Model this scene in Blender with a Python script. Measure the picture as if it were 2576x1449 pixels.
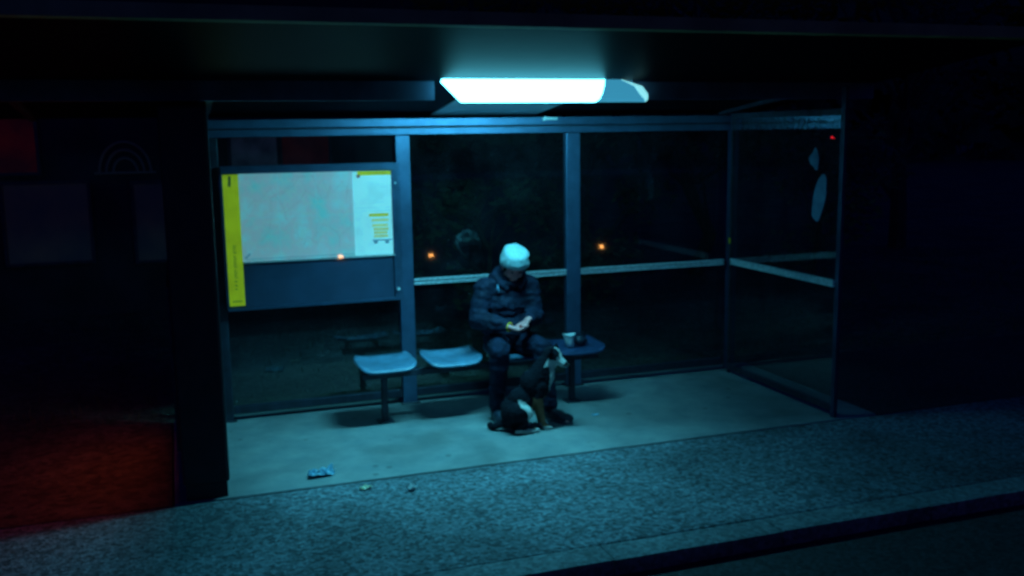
import bpy, bmesh, math, random
from mathutils import Vector, Matrix, noise
random.seed(7)
D = bpy.data
for o in list(D.objects): D.objects.remove(o)
scene = bpy.context.scene
COL = scene.collection
rad = math.radians

# ---------------------------------------------------------------- camera
PITCH, YAW, ROLL = rad(9.0), rad(19.0), .015
fw = Vector((math.sin(YAW)*math.cos(PITCH), math.cos(YAW)*math.cos(PITCH), -math.sin(PITCH)))
r0 = Vector((math.cos(YAW), -math.sin(YAW), 0)); u0 = r0.cross(fw)
rt = math.cos(ROLL)*r0 - math.sin(ROLL)*u0; up = math.cos(ROLL)*u0 + math.sin(ROLL)*r0
cd = D.cameras.new('camera'); cam = D.objects.new('camera', cd); COL.objects.link(cam)
M4 = Matrix((rt, up, -fw)).transposed().to_4x4(); M4.translation = Vector((0, 0, 2.15))
cam.matrix_world = M4
cd.sensor_width = 36; cd.lens = 36*2445/2576; cd.clip_start = .05; cd.clip_end = 500
cd.dof.use_dof = True; cd.dof.focus_distance = .7; cd.dof.aperture_fstop = 16   # focus caught the window glass close by
scene.camera = cam

# ---------------------------------------------------------------- night sky
w = D.worlds.new('World'); scene.world = w; w.use_nodes = True
nt = w.node_tree; nt.nodes.clear()
sky = nt.nodes.new('ShaderNodeTexSky'); sky.sky_type = 'NISHITA'; sky.sun_disc = False
sky.sun_elevation = rad(-3.0); sky.sun_rotation = rad(200)
bg = nt.nodes.new('ShaderNodeBackground'); bg.inputs['Strength'].default_value = .15
wo = nt.nodes.new('ShaderNodeOutputWorld')
tint = nt.nodes.new('ShaderNodeMix'); tint.data_type = 'RGBA'; tint.blend_type = 'MULTIPLY'; tint.inputs['Factor'].default_value = 1; tint.inputs['B'].default_value = (.10, .45, 4.0, 1)
nt.links.new(sky.outputs[0], tint.inputs['A']); nt.links.new(tint.outputs['Result'], bg.inputs[0]); nt.links.new(bg.outputs[0], wo.inputs[0])
scene.view_settings.view_transform = 'Standard'; scene.view_settings.look = 'None'
scene.view_settings.exposure = 0; scene.view_settings.gamma = 1

LAMP = (.115, .75, 1.0)      # greenish blue fluorescent tube as the video camera saw it
REAR_GLOW_POWER = 60      # unseen panel added behind the lamp to light the rail; the downward light is the area lamp inside the fitting

# ---------------------------------------------------------------- materials
def mat(name, col, rough=.6, metal=0, noise_amt=0, scale=20, bump=0, bscale=60, emit=None, estr=0, col2=None, spec=None, detail=4):
    m = D.materials.new(name); m.use_nodes = True
    n = m.node_tree; b = n.nodes['Principled BSDF']
    b.inputs['Base Color'].default_value = (*col, 1); b.inputs['Roughness'].default_value = rough
    b.inputs['Metallic'].default_value = metal
    if spec is not None: b.inputs['Specular IOR Level'].default_value = spec
    tc = n.nodes.new('ShaderNodeTexCoord')
    if noise_amt or col2:
        t = n.nodes.new('ShaderNodeTexNoise'); t.inputs['Scale'].default_value = scale; t.inputs['Detail'].default_value = detail
        n.links.new(tc.outputs['Object'], t.inputs['Vector'])
        r = n.nodes.new('ShaderNodeValToRGB'); n.links.new(t.outputs['Fac'], r.inputs['Fac'])
        c2 = col2 or tuple(min(1, c*(1+noise_amt)) for c in col)
        c1 = col if col2 else tuple(c*(1-noise_amt) for c in col)
        r.color_ramp.elements[0].position = .35; r.color_ramp.elements[0].color = (*c1, 1)
        r.color_ramp.elements[1].position = .65; r.color_ramp.elements[1].color = (*c2, 1)
        n.links.new(r.outputs['Color'], b.inputs['Base Color'])
    if bump:
        t2 = n.nodes.new('ShaderNodeTexNoise'); t2.inputs['Scale'].default_value = bscale; t2.inputs['Detail'].default_value = 5
        n.links.new(tc.outputs['Object'], t2.inputs['Vector'])
        bp = n.nodes.new('ShaderNodeBump'); bp.inputs['Strength'].default_value = bump; bp.inputs['Distance'].default_value = .02
        n.links.new(t2.outputs['Fac'], bp.inputs['Height']); n.links.new(bp.outputs['Normal'], b.inputs['Normal'])
    if emit:
        b.inputs['Emission Color'].default_value = (*emit, 1); b.inputs['Emission Strength'].default_value = estr
    return m

def glass_mat():
    m = D.materials.new('shelter_glass'); m.use_nodes = True; n = m.node_tree; n.nodes.clear()
    N = n.nodes.new; L = n.links.new
    out = N('ShaderNodeOutputMaterial'); tr = N('ShaderNodeBsdfTransparent'); tr.inputs[0].default_value = (.80, .86, .84, 1)
    gl = N('ShaderNodeBsdfGlossy'); gl.inputs['Roughness'].default_value = .03; gl.inputs['Color'].default_value = (1, 1, 1, 1)
    fr = N('ShaderNodeFresnel'); fr.inputs[0].default_value = 1.52
    df = N('ShaderNodeBsdfDiffuse'); df.inputs[0].default_value = (.35, .4, .5, 1)
    geo = N('ShaderNodeNewGeometry'); inv = N('ShaderNodeMath'); inv.operation = 'SUBTRACT'; inv.inputs[0].default_value = 1
    L(geo.outputs['Backfacing'], inv.inputs[1])
    mul = N('ShaderNodeMath'); mul.operation = 'MULTIPLY'; L(fr.outputs[0], mul.inputs[0]); mu2 = N('ShaderNodeMath'); mu2.operation = 'MULTIPLY'; mu2.inputs[1].default_value = 2.0; L(inv.outputs[0], mu2.inputs[0]); L(mu2.outputs[0], mul.inputs[1]); mul.use_clamp = True
    tc = N('ShaderNodeTexCoord'); nz = N('ShaderNodeTexNoise'); nz.inputs['Scale'].default_value = 3.5; nz.inputs['Detail'].default_value = 5
    L(tc.outputs['Object'], nz.inputs['Vector'])
    mr = N('ShaderNodeMapRange'); mr.inputs[1].default_value = .35; mr.inputs[2].default_value = .75
    mr.inputs[3].default_value = .004; mr.inputs[4].default_value = .02; L(nz.outputs['Fac'], mr.inputs[0])
    m1 = N('ShaderNodeMixShader'); L(mr.outputs[0], m1.inputs[0]); L(tr.outputs[0], m1.inputs[1]); L(df.outputs[0], m1.inputs[2])
    m2 = N('ShaderNodeMixShader'); L(mul.outputs[0], m2.inputs[0]); L(m1.outputs[0], m2.inputs[1]); L(gl.outputs[0], m2.inputs[2])
    L(m2.outputs[0], out.inputs[0])
    return m

def emissive(m, k, tint=(.33, .95, 1.05)):     # adds faint emission in the surface's own colour, tinted
    n = m.node_tree; b = n.nodes['Principled BSDF']; mx = n.nodes.new('ShaderNodeMix'); mx.data_type = 'RGBA'; mx.blend_type = 'MULTIPLY'
    mx.inputs['Factor'].default_value = 1; mx.inputs['B'].default_value = (*tint, 1)
    src = b.inputs['Base Color']
    if src.is_linked: n.links.new(src.links[0].from_socket, mx.inputs['A'])
    else: mx.inputs['A'].default_value = src.default_value
    n.links.new(mx.outputs['Result'], b.inputs['Emission Color']); b.inputs['Emission Strength'].default_value = k
    return m

def attr_mat(name, rough=.85, bump=.4, bscale=90, sheen=0):
    m = mat(name, (.5, .5, .5), rough, bump=bump, bscale=bscale); n = m.node_tree
    a = n.nodes.new('ShaderNodeAttribute'); a.attribute_name = 'Col'
    n.links.new(a.outputs['Color'], n.nodes['Principled BSDF'].inputs['Base Color']); n.nodes['Principled BSDF'].inputs['Specular IOR Level'].default_value = .15
    return m

def ground_mat(name, c1, c2, s1, spots=.5, bump=.5, bscale=120, rough=.9, blot=1.2, blot_amt=.25, cell=0):
    m = D.materials.new(name); m.use_nodes = True; n = m.node_tree; N = n.nodes.new; L = n.links.new
    b = n.nodes['Principled BSDF']; b.inputs['Roughness'].default_value = rough
    tc = N('ShaderNodeTexCoord')
    a = N('ShaderNodeTexNoise'); a.inputs['Scale'].default_value = s1; a.inputs['Detail'].default_value = 7; a.inputs['Roughness'].default_value = .65
    L(tc.outputs['Object'], a.inputs['Vector'])
    r = N('ShaderNodeValToRGB'); r.color_ramp.elements[0].position = .33; r.color_ramp.elements[0].color = (*c1, 1)
    r.color_ramp.elements[1].position = .68; r.color_ramp.elements[1].color = (*c2, 1); L(a.outputs['Fac'], r.inputs['Fac'])
    k = N('ShaderNodeTexNoise'); k.inputs['Scale'].default_value = blot; k.inputs['Detail'].default_value = 5; k.inputs['Distortion'].default_value = .6
    L(tc.outputs['Object'], k.inputs['Vector'])
    mr = N('ShaderNodeMapRange'); mr.inputs[1].default_value = .3; mr.inputs[2].default_value = .7; mr.inputs[3].default_value = 1-blot_amt; mr.inputs[4].default_value = 1+blot_amt*.6
    L(k.outputs['Fac'], mr.inputs[0])
    mx = N('ShaderNodeMix'); mx.data_type = 'RGBA'; mx.blend_type = 'MULTIPLY'; mx.inputs['Factor'].default_value = 1
    L(r.outputs['Color'], mx.inputs['A']); L(mr.outputs[0], mx.inputs['B'])
    col = mx.outputs['Result']
    if cell:      # coarse aggregate in the surface
        v = N('ShaderNodeTexVoronoi'); v.inputs['Scale'].default_value = cell; L(tc.outputs['Object'], v.inputs['Vector'])
        mr2 = N('ShaderNodeMapRange'); mr2.inputs[1].default_value = 0; mr2.inputs[2].default_value = 1; mr2.inputs[3].default_value = 1-spots; mr2.inputs[4].default_value = 1+spots
        sep = N('ShaderNodeSeparateColor'); L(v.outputs['Color'], sep.inputs[0]); L(sep.outputs[0], mr2.inputs[0])
        mx2 = N('ShaderNodeMix'); mx2.data_type = 'RGBA'; mx2.blend_type = 'MULTIPLY'; mx2.inputs['Factor'].default_value = 1
        L(col, mx2.inputs['A']); L(mr2.outputs[0], mx2.inputs['B']); col = mx2.outputs['Result']
    L(col, b.inputs['Base Color'])
    t2 = N('ShaderNodeTexNoise'); t2.inputs['Scale'].default_value = bscale; t2.inputs['Detail'].default_value = 6; L(tc.outputs['Object'], t2.inputs['Vector'])
    bp = N('ShaderNodeBump'); bp.inputs['Strength'].default_value = bump; bp.inputs['Distance'].default_value = .012
    L(t2.outputs['Fac'], bp.inputs['Height']); L(bp.outputs['Normal'], b.inputs['Normal'])
    return m

MT = dict(
    steel=mat('blue_painted_steel', (.085, .17, .29), .42, .6, noise_amt=.12, scale=9, bump=.08, bscale=30),
    rail=mat('brushed_aluminium', (.62, .72, .75), .35, .3, noise_amt=.2, scale=40),
    darkblue=mat('dark_blue_steel', (.018, .04, .085), .5, noise_amt=.25, scale=9),
    dark=mat('dark_steel', (.02, .03, .05), .5, noise_amt=.3, scale=12),
    roofglow=mat('painted_roof_glow', (.55, .62, .70), .35,noise_amt=.15, scale=2),
    beam=mat('pale_blue_beam', (.07, .12, .21), .6, noise_amt=.2, scale=6),
    ceil=mat('roof_panel', (.0024, .0026, .0068), .5, spec=.03, noise_amt=.2, scale=2, bump=.05, bscale=8),
    fascia=mat('roof_edge', (.30, .26, .10), .6, noise_amt=.25, scale=5),
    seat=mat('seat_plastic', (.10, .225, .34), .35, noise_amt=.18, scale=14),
    seat_dark=mat('darker_seat_plastic', (.025, .055, .13), .45, noise_amt=.2, scale=14),
    glass=glass_mat(),
    yellow=mat('yellow_print', (.95, .50, .012), .5, noise_amt=.06, scale=9),
    yprint=mat('yellow_print_emissive', (.95, .50, .012), .5, noise_amt=.1, scale=9),
    ink=mat('dark_ink', (.10, .12, .03), .6, noise_amt=.3, scale=60),
    blueink=mat('blue_grey_ink', (.12, .25, .35), .6, noise_amt=.3, scale=60),
    paper=mat('white_paper', (.60, .76, .77), .55, noise_amt=.07, scale=12),
    lower=mat('blue_back_panel', (.05, .10, .19), .5, noise_amt=.15, scale=4),
    adbox=mat('black_ad_housing', (.012, .014, .02), .5, noise_amt=.3, scale=8),
    diff=mat('lamp_diffuser', (.9, .9, .9), .5, emit=LAMP, estr=9),
    rear_glow=mat('rear_glow_panel', (.9, .9, .9), .5, emit=LAMP, estr=REAR_GLOW_POWER),
    cap=mat('lamp_end_cap', (.3, .4, .42), .5, emit=(.045, .34, .55), estr=.8),
    capedge=mat('lamp_cap_edge', (.6, .7, .7), .3, emit=(.3, .9, 1), estr=.9),
    skin=mat('skin', (.90, .32, .30), .55, noise_amt=.1, scale=30),
    knit=mat('white_knit', (.50, .74, .77), .95, noise_amt=.12, scale=60, bump=.6, bscale=130),
    jacket=mat('navy_jacket', (.010, .017, .040), .75, spec=.25, noise_amt=.3, scale=9, bump=.35, bscale=22),
    jeans=mat('dark_blue_trousers', (.010, .018, .042), .85, spec=.2, noise_amt=.3, scale=16, bump=.3, bscale=45),
    shoe=mat('black_shoe', (.02, .03, .05), .5, noise_amt=.2),
    sole=mat('grey_sole', (.10, .13, .16), .6, noise_amt=.2),
    hair=mat('dark_hair', (.02, .015, .012), .7, noise_amt=.3, scale=80),
    eye=mat('eye', (.03, .03, .03), .2),
    fur=attr_mat('dog_fur', .8, .7, 120),
    leaf=mat('leaf', (.035, .075, .03), .6, col2=(.08, .13, .05), scale=3),
    bark=mat('bark', (.07, .055, .04), .9, noise_amt=.4, scale=12, bump=.6),
    white=mat('white_plastic', (.75, .78, .78), .5, noise_amt=.1, scale=30),
    wall=mat('dark_render_wall', (.035, .032, .04), .9, noise_amt=.3, scale=2, bump=.3, bscale=12),
    brown=mat('faded_poster', (.20, .16, .13), .7, col2=(.09, .11, .12), scale=2.4),
    redp=mat('red_poster', (.55, .02, .03), .7, col2=(.2, .01, .03), scale=3),
    greyp=mat('grey_blue_poster', (.10, .16, .18), .7, col2=(.3, .35, .38), scale=4),
    amber=mat('amber_lens', (.8, .4, .1), .3, emit=(1, .42, .10), estr=22),
    redlens=mat('red_lens', (.6, .02, .02), .3, emit=(1, .015, .03), estr=1.4),
    redglow=mat('added_red_glow', (.5, .03, .02), .4, emit=(1, .11, .006), estr=1.15),
    busp=mat('bus_paint', (.05, .05, .055), .3, noise_amt=.15, scale=3),
)

# ---------------------------------------------------------------- helpers
def box(bm, x0, x1, y0, y1, z0, z1, bev=0, seg=1):
    vs = [bm.verts.new((x, y, z)) for x in (x0, x1) for y in (y0, y1) for z in (z0, z1)]
    q = [(0, 1, 3, 2), (4, 6, 7, 5), (0, 4, 5, 1), (2, 3, 7, 6), (0, 2, 6, 4), (1, 5, 7, 3)]
    fs = [bm.faces.new([vs[i] for i in f]) for f in q]
    if bev:
        es = list({e for f in fs for e in f.edges})
        bmesh.ops.bevel(bm, geom=es, offset=bev, segments=seg, affect='EDGES', profile=.6)
def prism_y(bm, pts, y0, y1):       # outline in x,z, thick along y
    a = [bm.verts.new((x, y0, z)) for x, z in pts]; b = [bm.verts.new((x, y1, z)) for x, z in pts]
    n = len(pts); bm.faces.new(a); bm.faces.new(b[::-1])
    for i in range(n): bm.faces.new((a[i], b[i], b[(i+1) % n], a[(i+1) % n]))
def prism_x(bm, pts, x0, x1):       # outline in y,z
    a = [bm.verts.new((x0, y, z)) for y, z in pts]; b = [bm.verts.new((x1, y, z)) for y, z in pts]
    n = len(pts); bm.faces.new(a); bm.faces.new(b[::-1])
    for i in range(n): bm.faces.new((a[i], b[i], b[(i+1) % n], a[(i+1) % n]))
def tube(bm, pts, r, seg=10):
    pts = [Vector(p) for p in pts]; rs = r if isinstance(r, (list, tuple)) else [r]*len(pts); rings = []
    for i, p in enumerate(pts):
        d = (pts[min(i+1, len(pts)-1)]-pts[max(i-1, 0)]).normalized()
        a = d.orthogonal().normalized() if i == 0 else (rings_a - d*rings_a.dot(d)).normalized()
        rings_a = a; b = d.cross(a)
        rings.append([bm.verts.new(p+(a*math.cos(t)+b*math.sin(t))*rs[i]) for t in [2*math.pi*k/seg for k in range(seg)]])
    for i in range(len(rings)-1):
        for k in range(seg): bm.faces.new((rings[i][k], rings[i][(k+1) % seg], rings[i+1][(k+1) % seg], rings[i+1][k]))
    bm.faces.new(rings[0][::-1]); bm.faces.new(rings[-1])
def ball(bm, c, r, rot=None, u=16, v=10):
    if not isinstance(r, (list, tuple)): r = (r, r, r)
    g = bmesh.ops.create_uvsphere(bm, u_segments=u, v_segments=v, radius=1)
    R = rot.to_4x4() if rot else Matrix.Identity(4)
    bmesh.ops.transform(bm, matrix=Matrix.Translation(Vector(c)) @ R @ Matrix.Diagonal((*r, 1)), verts=g['verts'])
def cone(bm, p0, r0, p1, r1):
    p0, p1 = Vector(p0), Vector(p1); d = p1-p0
    if d.length < 1e-5: return
    g = bmesh.ops.create_cone(bm, cap_ends=True, segments=16, radius1=r0, radius2=r1, depth=d.length)
    bmesh.ops.transform(bm, matrix=Matrix.Translation((p0+p1)/2) @ d.to_track_quat('Z', 'Y').to_matrix().to_4x4(), verts=g['verts'])
def limb(bm, pts):                  # [(point, radius), ...] tapered chain
    for p, r in pts: ball(bm, p, r)
    for (a, ra), (b, rb) in zip(pts, pts[1:]): cone(bm, a, ra, b, rb)
def setp(o, label=None, cat=None, group=None, kind=None):
    for k, v in (('label', label), ('category', cat), ('group', group), ('kind', kind)):
        if v: o[k] = v
    return o
def obj(name, bm, m, parent=None, smooth=False, **kw):
    bmesh.ops.recalc_face_normals(bm, faces=bm.faces)
    me = D.meshes.new(name); bm.to_mesh(me); bm.free(); me.materials.append(MT[m] if isinstance(m, str) else m)
    if smooth:
        for p in me.polygons: p.use_smooth = True
    o = D.objects.new(name, me); COL.objects.link(o)
    if parent:
        o.parent = parent; o.matrix_parent_inverse = Matrix.Identity(4)
        o.location = -parent.location        # meshes are modelled in world coordinates
        par = parent.parent
        while par: o.location -= par.location; par = par.parent
        if parent.parent: o.location = Vector((0, 0, 0))
    return setp(o, **kw)
def thing(name, loc, label, cat, group=None):
    o = D.objects.new(name, None); COL.objects.link(o); o.location = loc; o.empty_display_size = .1
    return setp(o, label, cat, group)
def bbox(name, x0, x1, y0, y1, z0, z1, m, parent=None, bev=.003, **kw):
    bm = bmesh.new(); box(bm, x0, x1, y0, y1, z0, z1, bev, 2); return obj(name, bm, m, parent, **kw)
def remeshed(name, bm, m, parent, voxel=.008, smooth=4, wrinkle=0, wscale=12, colour=None, post=None, **kw):
    me = D.meshes.new('tmp'); bm.to_mesh(me); bm.free(); t = D.objects.new('tmp', me); COL.objects.link(t)
    rm = t.modifiers.new('r', 'REMESH'); rm.mode = 'VOXEL'; rm.voxel_size = voxel
    if smooth:
        s = t.modifiers.new('s', 'SMOOTH'); s.iterations = smooth; s.factor = .5
    dg = bpy.context.evaluated_depsgraph_get(); ev = t.evaluated_get(dg)
    nm = D.meshes.new_from_object(ev, depsgraph=dg); D.objects.remove(t); D.meshes.remove(me)
    nm.name = name; nm.materials.clear(); nm.materials.append(MT[m])
    if wrinkle:
        nrm = [v.normal.copy() for v in nm.vertices]
        for v, nn in zip(nm.vertices, nrm):
            p = v.co
            h = noise.noise(Vector((p.x*wscale*.8, p.y*wscale*.8, p.z*wscale*2.2+3*p.x))) + .5*noise.noise(Vector((p.x*wscale*2.3, p.y*wscale*2.3, p.z*wscale*3.1)))
            v.co = p + nn*h*wrinkle
    if post: post(nm)
    for p in nm.polygons: p.use_smooth = True
    if colour:
        a = nm.color_attributes.new('Col', 'FLOAT_COLOR', 'POINT')
        for i, v in enumerate(nm.vertices): a.data[i].color = (*colour(v.co), 1)
    o = D.objects.new(name, nm); COL.objects.link(o); o.parent = parent; o.location = -parent.location
    return setp(o, **kw)

# ================================================================ THE SETTING
def sheet(name, x0, x1, y0, y1, z, m, nx=1, ny=1, rough=0, depth=.12):
    bm = bmesh.new(); g = [[bm.verts.new((x0+(x1-x0)*i/nx, y0+(y1-y0)*j/ny, z+(noise.noise(Vector((i*.37, j*.37, 0)))*rough))) for j in range(ny+1)] for i in range(nx+1)]
    for i in range(nx):
        for j in range(ny): bm.faces.new((g[i][j], g[i+1][j], g[i+1][j+1], g[i][j+1]))
    return obj(name, bm, m, kind='structure')
asph = ground_mat('road_asphalt', (.022, .028, .034), (.05, .058, .065), 30, cell=50, spots=.5, bump=.8)
pave = ground_mat('coarse_paving', (.075, .125, .15), (.20, .255, .285), 34, cell=42, spots=.6, bump=1.0, bscale=60, blot=1.0, blot_amt=.5)
pad = ground_mat('smooth_concrete', (.20, .255, .265), (.32, .345, .335), 5, bump=.35, bscale=140, blot=1.0, blot_amt=.45)
kerbm = ground_mat('kerb_stone', (.12, .18, .20), (.22, .28, .30), 30, cell=42, spots=.35, bump=.6, blot=1.6, blot_amt=.3)
soil = ground_mat('dark_earth', (.065, .062, .045), (.12, .12, .08), 6, cell=22, spots=.5, bump=1.0, bscale=30, blot=.9, blot_amt=.5)
_n = pad.node_tree; _b = _n.nodes['Principled BSDF']; _src = _b.inputs['Base Color'].links[0].from_socket
_v = _n.nodes.new('ShaderNodeTexVoronoi'); _v.inputs['Scale'].default_value = 4.5; _tc = _n.nodes.new('ShaderNodeTexCoord'); _n.links.new(_tc.outputs['Object'], _v.inputs['Vector'])
_r = _n.nodes.new('ShaderNodeMapRange'); _r.inputs[1].default_value = .07; _r.inputs[2].default_value = .12; _r.inputs[3].default_value = .62; _r.inputs[4].default_value = 1; _n.links.new(_v.outputs['Distance'], _r.inputs[0])
_m = _n.nodes.new('ShaderNodeMix'); _m.data_type = 'RGBA'; _m.blend_type = 'MULTIPLY'; _m.inputs['Factor'].default_value = 1
_n.links.new(_src, _m.inputs['A']); _n.links.new(_r.outputs[0], _m.inputs['B']); _n.links.new(_m.outputs['Result'], _b.inputs['Base Color'])
sheet('ground', -150, 150, -60, 250, -.16, soil)
sheet('road', -80, 80, -6, 4.26, -.085, asph)
# pavement, pad and verge as real slabs
bm = bmesh.new(); box(bm, -40, 40, 4.452, 5.850, -.15, 0, .006)
obj('pavement', bm, pave, kind='structure')
bm = bmesh.new(); box(bm, -.12, 4.95, 5.876, 7.72, -.15, .001, .006)
obj('shelter_floor', bm, pad, kind='structure')
bm = bmesh.new(); box(bm, -40, -.13, 5.876, 7.74, -.15, -.006, .004)
obj('path', bm, soil, kind='structure')
bm = bmesh.new(); box(bm, 4.962, 40, 5.868, 7.72, -.15, -.002, .006)
obj('path', bm, asph, kind='structure')
bm = bmesh.new()
g = [[bm.verts.new((-40+i*.8, 7.73+j*.45, -.02+.05*noise.noise(Vector((i*.7, j*.5, 3))) if j > 3 else -.012)) for j in range(60)] for i in range(101)]
for i in range(100):
    for j in range(59): bm.faces.new((g[i][j], g[i+1][j], g[i+1][j+1], g[i][j+1]))
obj('terrain', bm, soil, smooth=True, kind='structure')
bm = bmesh.new()
x = -20.0
while x < 20:                       # kerb stones, one metre each with open joints
    dz = random.uniform(-.003, .003); box(bm, x, x+.995, 4.25+random.uniform(-.004, .004), 4.446, -.16, dz, .007, 2); x += 1.0
obj('kerb', bm, kerbm, kind='structure')
# short rough grass in the verge behind the shelter
bm = bmesh.new()
for k in range(9000):
    x = random.uniform(-1.5, 13); y = 7.85+random.random()**1.5*7; h = random.uniform(.03, .11); a = random.uniform(0, 6.28)
    z = -.03; dx, dy = math.cos(a)*.006, math.sin(a)*.006; lx, ly = random.uniform(-.04, .04), random.uniform(-.04, .04)
    v = [bm.verts.new((x-dx, y-dy, z)), bm.verts.new((x+dx, y+dy, z)), bm.verts.new((x+lx, y+ly, z+h))]; bm.faces.new(v)
obj('grass', bm, 'leaf', label='short dark rough grass on the verge behind the glass', cat='grass', kind='stuff')

# ================================================================ BUS SHELTER
YB = 7.55
sh = thing('bus_shelter', (2.4, YB, 0), 'blue steel and glass bus shelter with a flat sloping roof, open towards the pavement', 'bus shelter')
def post(x, y0, y1, hw, z1, name='post', m='steel', **kw):
    return bbox(name, x-hw, x+hw, y0, y1, .0015, z1, m, sh, .008, **kw)
for x, hw in ((.27, .05), (1.704, .058), (3.145, .063)):
    p = post(x, YB-.03, YB+.05, hw, 2.154, m='dark' if x < 1 else 'steel')
    bm = bmesh.new()
    box(bm, x-hw-.02, x+hw+.02, YB-.05, YB+.07, .0012, .012, .003)
    for bx in (-1, 1): tube(bm, [(x+bx*(hw+.008), YB-.04, .0121), (x+bx*(hw+.008), YB-.04, .022)], .006, 6)
    obj('foot_plate', bm, 'dark', p)
post(4.685, YB-.04, YB+.04, .036, 2.33, m='darkblue')
bbox('post', 4.575, 4.605, 5.90, 5.945, .0015, 2.45, 'darkblue', sh, .004)
bbox('post', 4.60, 4.625, YB-.13, YB-.10, .0015, 2.28, 'dark', sh, .003)
bbox('top_rail', .22, 4.75, YB-.035, YB+.055, 2.219, 2.284, 'steel', sh, .006)
bbox('top_rail', .22, 4.75, YB-.038, YB+.058, 2.155, 2.209, 'steel', sh, .006)
bbox('rail_groove', .22, 4.75, YB-.005, YB+.045, 2.2095, 2.2185, 'dark', sh, 0)
bm = bmesh.new(); tube(bm, [(2.885, YB-.036, 2.27), (2.885, YB-.06, 2.27)], .017, 14); box(bm, 2.90, 3.0, YB-.05, YB-.036, 2.258, 2.282, .004)
obj('rail_clip', bm, 'white', sh)
for a, b in ((.325, 1.642), (1.766, 3.078), (3.212, 4.60)):
    bbox('bottom_rail', a, b, YB-.02, YB+.03, .055, .115, 'dark', sh, .004)
    pn = bbox('glass_pane', a-.004, b+.004, YB+.002, YB+.012, .108, 2.162, 'glass', sh, 0)
for a, b in ((1.764, 3.08), (3.21, 4.60)):
    bm = bmesh.new()
    box(bm, a, b, YB-.03, YB-.002, .965, .986, .004); box(bm, a, b, YB-.03, YB-.002, .996, 1.018, .004); box(bm, a, b, YB-.02, YB-.004, .987, .995)
    obj('mid_rail', bm, 'rail', sh)
# end wall of the shelter
bbox('bottom_rail', 4.575, 4.605, 5.947, 7.41, .045, .095, 'dark', sh, .004)
bbox('top_rail', 4.575, 4.605, 5.947, 7.41, 2.25, 2.30, 'dark', sh, .004)
bbox('glass_pane', 4.586, 4.594, 5.94, 7.42, .09, 2.255, 'glass', sh, 0)
bm = bmesh.new()
box(bm, 4.557, 4.5845, 5.947, 7.36, .993, 1.013, .004); box(bm, 4.557, 4.5845, 5.947, 7.36, 1.023, 1.045, .004); box(bm, 4.565, 4.583, 5.95, 7.355, 1.0135, 1.0225)
obj('mid_rail', bm, 'rail', sh)
bbox('yellow_mark', 4.575, 4.595, YB-.134, YB-.1305, 1.17, 1.22, 'yellow', sh, 0)  # small yellow mark on the thin corner post
# pale blue ovals on the end glass: thin film standing 2 mm off the pane
def pale_oval(pts, name='pale_patch', **kw):
    bm = bmesh.new(); prism_x(bm, pts, 4.580, 4.5845); return obj(name, bm, 'pale_oval', sh, **kw)
m = mat('pale_blue_patch', (.20, .34, .48), .7, col2=(.09, .17, .27), scale=9); MT['pale_oval'] = m
def oval(cy, cz, ry, rz, lean, n=28, wob=.12, s=0):
    return [(cy+ry*math.cos(t)*(1+.10*noise.noise(Vector((t*5, s, 0)))+wob*noise.noise(Vector((math.cos(t)*1.6, math.sin(t)*1.6, s))))+lean*rz*math.sin(t), cz+rz*math.sin(t)*(1+wob*noise.noise(Vector((math.cos(t), math.sin(t), s+5))))) for t in [2*math.pi*k/n for k in range(n)]]
pale_oval(oval(6.175, 1.645, .075, .175, -.22, s=1, wob=.25)); pale_oval(oval(6.24, 1.93, .055, .08, .1, s=4, wob=.6))

# roof: flat sheet sloping up towards the road
def zc(y): return 2.31+.116*(7.65-y)
bm = bmesh.new(); prism_x(bm, [(7.68, zc(7.68)), (4.62, zc(4.62)), (4.62, zc(4.62)+.045), (7.68, zc(7.68)+.045)], -2.4, 5.0)
roof = obj('roof', bm, 'ceil', sh)
bm = bmesh.new(); prism_x(bm, [(4.612, zc(4.6)-.006), (4.56, zc(4.6)+.0), (4.56, zc(4.6)+.065), (4.612, zc(4.6)+.07)], -2.42, 5.02)
obj('roof_edge', bm, 'fascia', roof)
bm = bmesh.new(); prism_x(bm, [(7.60, zc(7.60)-.002), (6.33, zc(6.33)-.002), (6.33, zc(6.33)-.010), (7.60, zc(7.60)-.010)], 1.95, 2.85)  # pale patch paints the lamp's glow onto the roof underside
obj('roof_glow_patch', bm, 'roofglow', roof)
for x in (-.9, .25, 4.58):
    bm = bmesh.new(); prism_x(bm, [(7.6, zc(7.6)-.001), (6.14, zc(6.14)-.001), (6.14, zc(6.14)-.045), (7.6, zc(7.6)-.03)], x-.02, x+.02); obj('roof_rib', bm, 'dark', sh)
# longitudinal channel beam hanging under the roof at the lamp
for a, b in ((-2.3, 1.60), (2.99, 4.98)):
    bm = bmesh.new(); prism_x(bm, [(6.10, 2.37), (6.10, zc(6.10)-.001), (6.18, zc(6.18)-.001), (6.18, 2.37)], a, b); obj('roof_beam', bm, 'beam', sh)

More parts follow.
